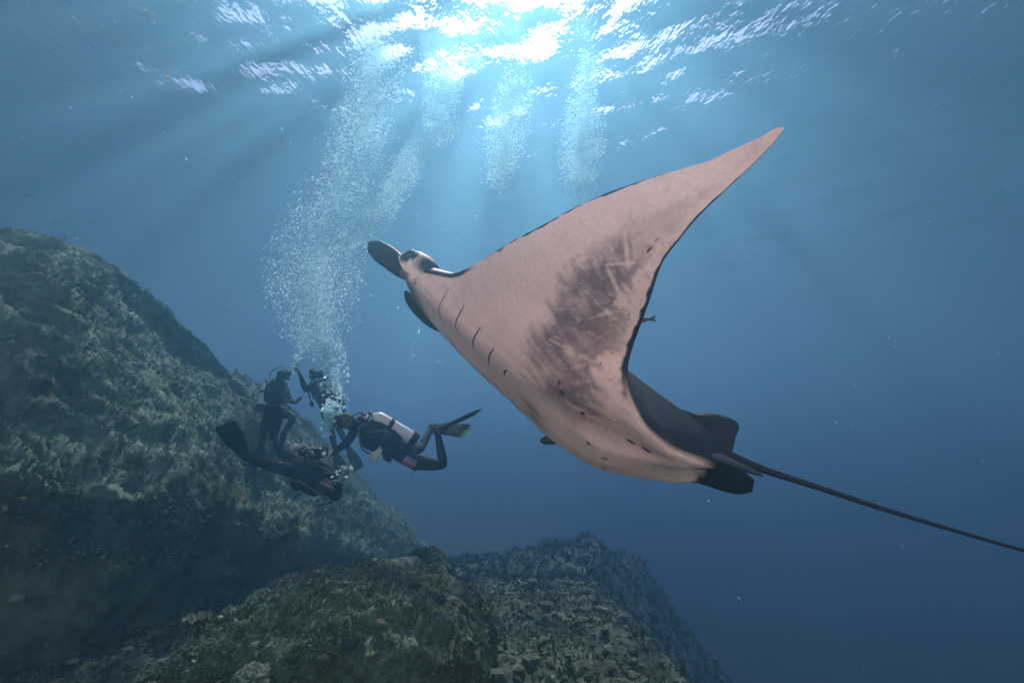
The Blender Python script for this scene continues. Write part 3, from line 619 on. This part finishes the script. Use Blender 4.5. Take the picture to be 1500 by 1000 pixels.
# ------------------------------------------------------------------ turf, corals and fish on the reef
rg = np.random.default_rng(11)
turf_m = tinted('algae_turf', rough=.9, spec=.1, grain=.3, scale=40., bump=0)
def turf(name, V, Nn, count, size, seed, lift=1.0):
    """short tufts of algae, hydroids and small coral knobs growing out of the rock"""
    r = np.random.default_rng(seed); n, k = V.shape[:2]
    i = r.integers(1, n - 1, count); j = r.integers(0, k - 1, count)
    base = V[i, j] + (V[np.minimum(i + 1, n - 1), j] - V[i, j]) * r.random((count, 1)) + (V[i, np.minimum(j + 1, k - 1)] - V[i, j]) * r.random((count, 1))
    nn = Nn[i, j]; keep = fbm(base * 2.2, 3, seed + 1) + .35 * r.random(count) > -.45; base, nn = base[keep], nn[keep]; m = len(base)
    up_ = nn + np.array([0, 0, .5]); up_ /= np.linalg.norm(up_, axis=1)[:, None]
    t1 = np.cross(up_, r.normal(size=(m, 3))); t1 /= np.linalg.norm(t1, axis=1)[:, None]; t2 = np.cross(up_, t1)
    s = size * r.lognormal(0, .45, m); pts, fc, cols = [], [], []
    pal = np.array([[.20, .215, .12], [.14, .165, .105], [.23, .21, .145], [.27, .27, .22], [.12, .15, .13], [.20, .16, .155], [.36, .35, .30]])
    pc = lift * np.array([.42, .70, .70]) * pal[r.choice(len(pal), m, p=[.29, .27, .17, .06, .15, .05, .01])] * (1 + .6 * fbm(base * 3, 2, seed + 2))[:, None].clip(.4, 1.8)
    nb = 3
    for b in range(nb):
        a = r.random(m) * 6.283; lean = .25 + .75 * r.random(m); d = np.cos(a)[:, None] * t1 + np.sin(a)[:, None] * t2; w = -np.sin(a)[:, None] * t1 + np.cos(a)[:, None] * t2
        tip = base + (up_ * (.6 + .6 * r.random((m, 1))) + d * lean[:, None]) * s[:, None]; mid_ = base + (up_ * .5 + d * lean[:, None] * .35) * s[:, None]
        bw = w * (s * .34)[:, None]
        pts.append(np.stack([base - up_ * (s * .3)[:, None], mid_ + bw, tip, mid_ - bw], 1)); cols.append(np.repeat(pc[:, None], 4, 1) * (.75 + .5 * r.random((m, 1, 1))))
    Pt = np.concatenate(pts).reshape(-1, 3); Cc = np.concatenate(cols).reshape(-1, 3); q = np.arange(m * nb) * 4
    Fq = np.stack([q, q + 1, q + 2, q + 3], 1)
    return tag(obj(name, Pt, Fq, turf_m, colours=Cc, smooth=False), kind='stuff')
turf('slope_turf', SLOPE[16:240], slope_n[16:240], 75000, .017, 201, 2.0)
turf('boulder_turf', B1[1], B1[2], 42000, .012, 202, 1.5)
turf('shoulder_turf', B2[1], B2[2], 12000, .014, 203, 1.4)
bx, by = np.meshgrid(np.linspace(-4.6, 3.2, 360), np.linspace(2.9, 10.5, 300), indexing='ij')
BED = np.stack([bx, by, bed_z(bx, by)], -1); bn = np.zeros_like(BED); bn[..., 2] = 1
turf('seabed_turf', BED, bn, 42000, .017, 204, 1.25)
for q, Bq in enumerate((B3, B4, B5)): turf('small_boulder_turf', Bq[1], Bq[2], 4000, .016, 210 + q)
# rubble: chunks lying on the seabed
def rubble_mesh(seed):
    bm = bmesh.new(); bmesh.ops.create_icosphere(bm, subdivisions=1, radius=1); r = np.random.default_rng(seed)
    for v in bm.verts: v.co *= float(r.uniform(.65, 1.2))
    V = np.array([v.co[:] for v in bm.verts]) * r.uniform(.6, 1.2, 3); Fl = [[x.index for x in f.verts] for f in bm.faces]; bm.free(); return V, Fl
fx, fy = np.meshgrid(np.linspace(-4, 12, 300), np.linspace(9.0, 20, 260), indexing='ij'); FAR = np.stack([fx, fy, bed_z(fx, fy)], -1); fn = np.zeros_like(FAR); fn[..., 2] = 1
turf('far_turf', FAR, fn, 34000, .05, 205, .8)
rub_m = reef_material('loose_rubble', False, 1.7)
def rubble(count, seed):
    r = np.random.default_rng(seed); Vs, Fs, off = [], [], 0; kinds = [rubble_mesh(300 + i) for i in range(6)]
    x = r.uniform(-4.4, 1.6, count); y = 2.9 + 6.0 * r.random(count) ** 1.3; z = bed_z(x, y)
    for i in range(count):
        V, Fl = kinds[i % 6]; s = .022 * r.lognormal(0, .55); a = r.random() * 6.28; c, sn = math.cos(a), math.sin(a)
        W = V @ np.array([[c, sn, 0], [-sn, c, 0], [0, 0, .7]]) * s + np.array([x[i], y[i], z[i] + s * .25]); Vs.append(W); Fs += [[q + off for q in f] for f in Fl]; off += len(V)
    return tag(obj('rubble', np.concatenate(Vs), Fs, rub_m, smooth=False), kind='stuff')
rubble(3000, 61)
def on_surface(px, py, S):
    """place on a built rock surface along a line of sight"""
    d = ray(px, py); P_ = S.reshape(-1, 3); t = P_ @ d; off = np.linalg.norm(P_ - t[:, None] * d, axis=1); ok = (off < .03) & (t > .5)
    if not ok.any(): ok = off < off.min() + .02
    k = np.where(ok)[0]; return P_[k[np.argmin(t[k])]]
def coral_tint(base, tip):
    def f(V, t): k = np.clip(t, 0, 1)[:, None]; return np.array(base) * (1 - k) + np.array(tip) * k
    return f
coral_m = tinted('living_coral', rough=.8, spec=.15, grain=.3, scale=70., bump=.5, dist=.006)
def cup_coral(c, R0, label, base, tip, seed, name='cup_coral'):
    root = empty(name, c); tag(root, label, 'coral'); r = np.random.default_rng(seed)
    tube('stalk', [c + np.array([0, 0, -.06]), c + np.array([0, 0, .01]), c + np.array([0, 0, .04])], [R0 * .35, R0 * .25, R0 * .3], coral_m, root, k=12, tint=base)
    for q in range(4):                                               # overlapping ruffled leaves
        a0 = q * 1.57 + r.uniform(-.3, .3); n, k = 12, 40; V = []
        sc_ = R0 * r.uniform(.8, 1.05)
        for i in range(n):
            t = i / (n - 1)
            for j in range(k):
                w = (j / (k - 1) - .5) * 2.3; rad = sc_ * (.15 + .85 * t); ruff = .16 * sc_ * t * t * math.sin(7 * w + q) + .05 * sc_ * t * math.sin(19 * w + 2 * q)
                V.append((c[0] + math.cos(a0 + w) * rad, c[1] + math.sin(a0 + w) * rad, c[2] + .02 + sc_ * .55 * t ** 1.7 + ruff + .03 * q * sc_))
        V = np.array(V); n_ = grid_faces(n, k); V2 = V - np.array([0, 0, .008]); Fb = n_[:, ::-1] + len(V)
        rim_ = [[(n - 1) * k + j, (n - 1) * k + j + 1, len(V) + (n - 1) * k + j + 1, len(V) + (n - 1) * k + j] for j in range(k - 1)]
        t = np.repeat(np.linspace(0, 1, n), k); cl = np.array(base) * (1 - t[:, None]) + np.array(tip) * t[:, None]
        obj('leaf', np.concatenate([V, V2]), np.concatenate([n_, Fb]).tolist() + rim_, coral_m, root, colours=np.concatenate([cl, cl * .7]))
    return root
def dome_coral(c, r0, label, col, seed, name='dome_coral', flat=.75, cat='coral'):
    n, k = 50, 90; th = np.linspace(.01, math.pi * .6, n); ph = np.linspace(0, 2 * math.pi, k, endpoint=False); T, Ph = np.meshgrid(th, ph, indexing='ij')
    d = np.stack([np.sin(T) * np.cos(Ph), np.sin(T) * np.sin(Ph), np.cos(T) * flat], -1)
    h = 1 + .10 * fbm(d * 2.5, 3, seed) + .10 * np.abs(noise(d * 9, seed + 4)) + .05 * np.abs(noise(d * 20, seed + 6)); V = c + d * (h * r0)[..., None]
    k_ = (.6 + .8 * np.abs(noise(d * 9, seed + 4)))[..., None]
    o = obj(name, V.reshape(-1, 3), grid_faces(n, k, True)[:, ::-1].tolist() + [list(range(k))], coral_m, colours=(np.array(col) * k_).reshape(-1, 3)); return tag(o, label, cat)
def branch_coral(c, h, label, base, tip, seed, count=22, name='branching_coral', spread=.9):
    root = empty(name, c); tag(root, label, 'coral'); r = np.random.default_rng(seed)
    for q in range(count):
        a = r.random() * 6.28; rad = h * spread * math.sqrt(r.random()); d = np.array([math.cos(a), math.sin(a), 0]); hh = h * r.uniform(.6, 1.1)
        p = [c + d * rad * .3 - np.array([0, 0, .03]), c + d * rad * .7 + np.array([0, 0, hh * .5]), c + d * rad + np.array([0, 0, hh])]
        tube('branch', p, [.012, .010, .005], coral_m, root, k=6, sub=3, tint=np.array(base) * .5 + np.array(tip) * .5)
    return root
p = on_surface(268, 918, B1[1]); cup_coral(p, .115, 'ruffled pale green cup coral on the flank of the broad boulder', (.075, .115, .075), (.14, .205, .13), 5)
p = on_surface(372, 990, B1[1]); dome_coral(p - np.array([0, 0, .05]), .16, 'rounded green knobbly coral head low on the broad boulder', (.065, .115, .09), 6)
p = on_surface(420, 815, B1[1]); branch_coral(p, .06, 'small mauve branching coral on the crown of the broad boulder', (.085, .10, .13), (.20, .23, .29), 7)
p = on_surface(388, 826, B1[1]); branch_coral(p, .055, 'low mauve branching coral just below the crown of the broad boulder', (.08, .09, .13), (.15, .17, .24), 8, count=16)
p = at(105, 968, 3.5); p[2] = bed_z(np.array([p[0]]), np.array([p[1]]))[0]; dome_coral(p, .055, 'chalk white broken coral lump lying on the rubble', (.58, .78, .82), 9, name='coral_lump', flat=.6)
p2 = p + np.array([.085, -.06, -.01]); dome_coral(p2, .038, 'smaller white coral chip beside the chalk white lump', (.50, .66, .70), 10, name='coral_lump', flat=.5)
p = on_surface(310, 872, B1[1]); dome_coral(p, .020, 'tiny white coral nub high on the left flank of the broad boulder', (.5, .65, .64), 12, name='coral_lump')
p = on_surface(41, 728, SLOPE); dome_coral(p, .022, 'little yellow sponge on the dark reef slope', (.36, .42, .14), 13, name='sponge', cat='sponge')
p = on_surface(24, 873, SLOPE); dome_coral(p, .05, 'pale teal coral knob in the shade of the reef wall', (.17, .27, .26), 14, name='coral_lump')
for q, (px, py, r0) in enumerate(((470, 960, .055), (560, 905, .05), (610, 850, .06), (350, 900, .045), (500, 850, .04))):
    p = on_surface(px, py, B1[1]); dome_coral(p - np.array([0, 0, r0 * .35]), r0, ['knobbly brown coral head on the front of the broad boulder', 'lumpy olive coral on the right face of the broad boulder', 'rounded dark coral near the right shoulder of the broad boulder', 'small olive coral knob beside the ruffled cup coral', 'low brown coral bump near the crown of the broad boulder'][q], [(.05, .07, .055), (.06, .09, .06), (.035, .05, .045), (.055, .085, .055), (.05, .065, .055)][q], 20 + q)
# fish
fish_m = tinted('fish_scales', rough=.4, spec=.5, grain=.2, scale=60., bump=.1)
def fish(name, c, d, ln, label, col, cat='fish', group=None, deep=.13, fork=1.):
    d = unit(d); up_ = unit(np.array([0, 0, 1.]) - d[2] * d); sd = np.cross(d, up_); root = empty(name, c); tag(root, label, cat, group)
    tb = lambda V, t: np.broadcast_to(np.array(col), V.shape) * (.8 + .4 * (((V - c) @ up_) < 0))[:, None]
    shell('body', [c + d * ln * .5, c + d * ln * .44, c + d * ln * .2, c - d * ln * .15, c - d * ln * .36], [ln * .015, ln * .07, ln * deep, ln * deep * .8, ln * .025], [ln * .02, ln * .06, ln * .09, ln * .06, ln * .012], up_, fish_m, root, n=18, k=12, tint=tb)
    def flat(nm, out):
        V = []; [V.append(c + d * ln * f + up_ * ln * u + sd * ln * .006) for f, u in out]; [V.append(c + d * ln * f + up_ * ln * u - sd * ln * .006) for f, u in out]; m = len(out)
        obj(nm, V, [list(range(m)), list(range(m, 2 * m))[::-1]] + [[i, m + i, m + (i + 1) % m, (i + 1) % m] for i in range(m)], fish_m, root, smooth=False, colours=np.broadcast_to(np.array(col) * .8, (2 * m, 3)))
    flat('tail_fin', [(-.33, .02), (-.52, .15 * fork), (-.52 + .06 * fork, .0), (-.52, -.15 * fork), (-.33, -.02)]); flat('dorsal_fin', [(.15, deep * .9), (-.05, deep * 1.5), (-.22, deep * .6)])
    return root
GREY = (.035, .045, .05)
fish('remora', at(928, 470, 2.44), cam_dir(-1, -.10, .12), .22, 'slim dark remora riding behind the raised wing with only its tail showing', GREY, 'remora', deep=.10, fork=.55)
fish('remora', at(826, 642, 2.92), cam_dir(-.95, -.12, .1), .30, 'dark remora tucked behind the belly of the manta with its snout showing', GREY, 'remora', deep=.10, fork=.55)
for px, py, d_, ln in ((40, 286, 7.5, .12), (83, 326, 8.0, .11), (134, 326, 8.3, .10), (38, 322, 7.8, .08), (95, 345, 7.6, .09)):
    fish('reef_fish', at(px, py, d_), cam_dir(rg.choice([-1, 1]), rg.uniform(-.3, .3), rg.uniform(-.5, .5)), ln, 'tiny dark reef fish hovering over the crest of the reef slope', (.03, .035, .04), 'fish', 'small fish over the reef crest')
for px, py, d_, ln in ((270, 233, 9.5, .15), (1390, 820, 8.0, .14)):
    fish('reef_fish', at(px, py, d_), cam_dir(.3, .1, 1), ln, ['lone dark fish in open water below the surface, left of the bubbles', 'lone dark fish in the deep blue below the tail of the manta'][int(px > 700)], (.03, .04, .045), deep=.2)
# ------------------------------------------------------------------ exhaled bubbles and drifting specks
def bubble_material(clear):
    t = NT('bubble'); d = t.n('BsdfDiffuse', Color=(.60, .93, 1, 1)); tl = t.n('BsdfTranslucent', Color=(.62, .95, 1, 1)); g_ = t.n('BsdfGlossy', Color=(.7, .97, 1, 1), Roughness=.08); tr = t.n('BsdfTransparent')
    a = t.n('MixShader', i0=.97, i1=d.outputs[0], i2=tl.outputs[0]); b = t.n('MixShader', i0=.3, i1=a.outputs[0], i2=g_.outputs[0])
    return t.done(t.n('MixShader', i0=clear, i1=b.outputs[0], i2=tr.outputs[0]).outputs[0])
bub_m = bubble_material(.40)
def ico(sub):
    bm = bmesh.new(); bmesh.ops.create_icosphere(bm, subdivisions=sub, radius=1); V = np.array([v.co[:] for v in bm.verts]); Fl = np.array([[x.index for x in f.verts] for f in bm.faces]); bm.free(); return V, Fl
OCTA = (np.array([(1, 0, 0), (-1, 0, 0), (0, 1, 0), (0, -1, 0), (0, 0, 1), (0, 0, -1)], float), np.array([(0, 2, 4), (2, 1, 4), (1, 3, 4), (3, 0, 4), (2, 0, 5), (1, 2, 5), (3, 1, 5), (0, 3, 5)]))
ICO1, ICO2 = OCTA, ico(1)
def bubbles(name, C, r, kind=ICO1, squash=.75, mat=None):
    V, Fl = kind; m = len(C); q = np.random.default_rng(m); sq = np.stack([q.uniform(.9, 1.15, m), q.uniform(.9, 1.15, m), q.uniform(squash - .15, squash + .25, m)], 1)
    P_ = C[:, None] + V[None] * (r[:, None] * sq)[:, None]; Fa = (Fl[None] + (np.arange(m) * len(V))[:, None, None]).reshape(-1, 3)
    return tag(obj(name, P_.reshape(-1, 3), Fa, mat or bub_m), kind='stuff')
def plume(name, path, count, size, seed, kind=ICO1, clump=.35, wfall=.45):
    """path: (px, py, depth, half-width in metres, weight)"""
    r = np.random.default_rng(seed); A = np.array([at(*p[:3]) for p in path]); W = np.array([p[3] for p in path]); D = np.array([p[4] for p in path], float)
    tt = np.linspace(0, 1, 400); t0 = np.linspace(0, 1, len(path)); dens = np.interp(tt, t0, D); cdf = np.cumsum(dens); cdf /= cdf[-1]
    t = np.interp(r.random(count * 2), cdf, tt); P_ = np.stack([pchip(t0, A[:, i], t) for i in range(3)], -1); w = np.interp(t, t0, W)
    o_ = r.normal(size=(count * 2, 3)); o_ *= (1.25 * r.random(count * 2) ** .62 / np.linalg.norm(o_, axis=1))[:, None]
    P_ = P_ + o_ * w[:, None] * np.array([1, 1, .8]); n_ = fbm(P_ * np.array([3.2, 3.2, 1.6]), 3, seed); P_ = P_[np.argsort(-(n_ * clump + r.normal(size=count * 2) * .3))[:count]]
    P_ = P_[P_[:, 2] < SURFACE - .12]
    return bubbles(name, P_, size * r.lognormal(0, .6, len(P_)).clip(.3, 4.), kind)
plume('bubble_plume', [(482, 515, 7.6, .30, .7), (462, 455, 7.5, .60, 1.0), (462, 400, 7.4, .65, 1.0), (478, 345, 7.3, .60, .8), (500, 285, 7.3, .48, .6), (525, 215, 7.4, .42, .9), (545, 140, 7.5, .40, 1.4), (556, 70, 7.6, .42, 1.6)], 38000, .0052, 1)
plume('bubble_plume', [(520, 360, 7.2, .22, .5), (560, 300, 7.3, .26, .9), (590, 250, 7.4, .25, 1.0), (612, 215, 7.5, .18, .8)], 9000, .0048, 2)
plume('bubble_plume', [(642, 205, 8.4, .20, .4), (645, 165, 8.4, .30, 1.0), (650, 120, 8.4, .32, 1.0), (658, 80, 8.2, .25, .7)], 12000, .0055, 3)
plume('bubble_plume', [(725, 275, 8.3, .22, .4), (738, 220, 8.3, .32, 1.0), (748, 170, 8.3, .35, 1.0), (756, 120, 8.3, .25, .6)], 13000, .0055, 4)
plume('bubble_plume', [(846, 290, 7.8, .22, .4), (851, 235, 7.8, .34, 1.0), (853, 190, 7.8, .34, 1.0), (855, 140, 7.8, .22, .6), (865, 85, 7.8, .2, .3)], 14000, .0055, 5)
plume('bubble_plume', [(690, 95, 8.0, .2, 1.), (692, 60, 7.9, .22, 1.), (695, 30, 7.8, .2, .7)], 5000, .0055, 6)
# coarser bubbles fresh from the regulators
plume('fresh_bubbles', [(478, 640, 5.2, .05, .4), (485, 606, 5.3, .10, 1.2), (490, 588, 5.5, .14, 1.0), (488, 570, 5.7, .14, .5)], 420, .009, 7, ICO2)
plume('fresh_bubbles', [(478, 575, 7.7, .14, .8), (488, 545, 7.7, .24, 1.3), (483, 520, 7.7, .22, 1.0), (478, 500, 7.7, .2, .6)], 900, .0105, 8, ICO2)
plume('fresh_bubbles', [(430, 545, 7.8, .04, .5), (436, 525, 7.8, .07, 1.0), (444, 500, 7.8, .10, 1.0), (450, 480, 7.8, .12, .6)], 330, .0085, 9, ICO2)
plume('fresh_bubbles', [(500, 700, 5.5, .10, 1.), (505, 680, 5.5, .12, 1.)], 60, .007, 10, ICO2)
plume('rising_bubbles', [(495, 225, 6.5, .08, 1.), (505, 250, 6.5, .12, 1.), (525, 270, 6.5, .10, 1.)], 26, .013, 11, ICO2)
plume('rising_bubbles', [(495, 330, 6.8, .12, 1.), (505, 350, 6.8, .18, 1.), (520, 375, 6.8, .12, 1.)], 40, .011, 12, ICO2)
plume('rising_bubbles', [(606, 525, 4.4, .03, 1.), (606, 500, 4.4, .03, 1.), (616, 476, 4.4, .02, .6)], 12, .006, 13, ICO2)
plume('rising_bubbles', [(860, 40, 7.4, .15, 1.), (862, 90, 7.4, .15, 1.), (868, 130, 7.4, .2, 1.)], 45, .010, 14, ICO2)
plume('rising_bubbles', [(600, 420, 7., 1.4, 1.), (560, 250, 7., 1.6, 1.), (620, 100, 7.2, 1.6, 1.)], 260, .006, 15, ICO2, clump=.1)
speck_m = plain('drifting_specks', (.62, .64, .62), rough=.8, var=.3)
r = np.random.default_rng(44); n = 420
C = np.array([at(a, b, d) for a, b, d in zip(r.uniform(-100, 1600, n), r.uniform(-60, 1060, n), .9 + 6 * r.random(n) ** .7)])
C = C[(C[:, 2] > -1.2) & (C[:, 2] < 6)]; bubbles('marine_snow', C, .0016 * r.lognormal(0, .5, len(C)) * (np.linalg.norm(C, axis=1) / 2.6), ICO1, mat=speck_m)
for a, b, d, s, lb in ((642, 531, 2.6, .024, 'long pale flake drifting in open water below the head of the manta'), (1224, 618, 2.8, .014, 'pale flake drifting in open water just above the tail of the manta'), (1082, 876, 2.2, .012, 'small pale flake drifting low over the dim far reef')):
    p = at(a, b, d); tag(tube('drifting_flake', [p - cam_dir(.7, -.45, .2) * s, p + cam_dir(0, .1, .2) * s * .3, p + cam_dir(.7, -.45, -.1) * s], [.001, .0035, .001], speck_m, None, k=6), lb, 'flake', 'flakes drifting round the manta')
# ------------------------------------------------------------------ the sea itself: one closed box of blue water
def haze_box():
    x0, x1, y0, y1, z0, z1 = -315, 315, -310, 320, -19, SURFACE + 1.0
    v = [(x, y, z) for x in (x0, x1) for y in (y0, y1) for z in (z0, z1)]
    t = NT('sea_water')
    pv = t.n('VolumePrincipled', Color=(.033, .096, .150, 1), Density=.18, Anisotropy=.69, Absorption_Color=(.50, .49, .61, 1))
    m = t.done(pv.outputs[0], 'Volume')
    o = obj('haze', v, [(0, 1, 3, 2), (4, 6, 7, 5), (0, 4, 5, 1), (2, 3, 7, 6), (0, 2, 6, 4), (1, 5, 7, 3)], m, smooth=False)
    tag(o, kind='stuff')
haze_box()
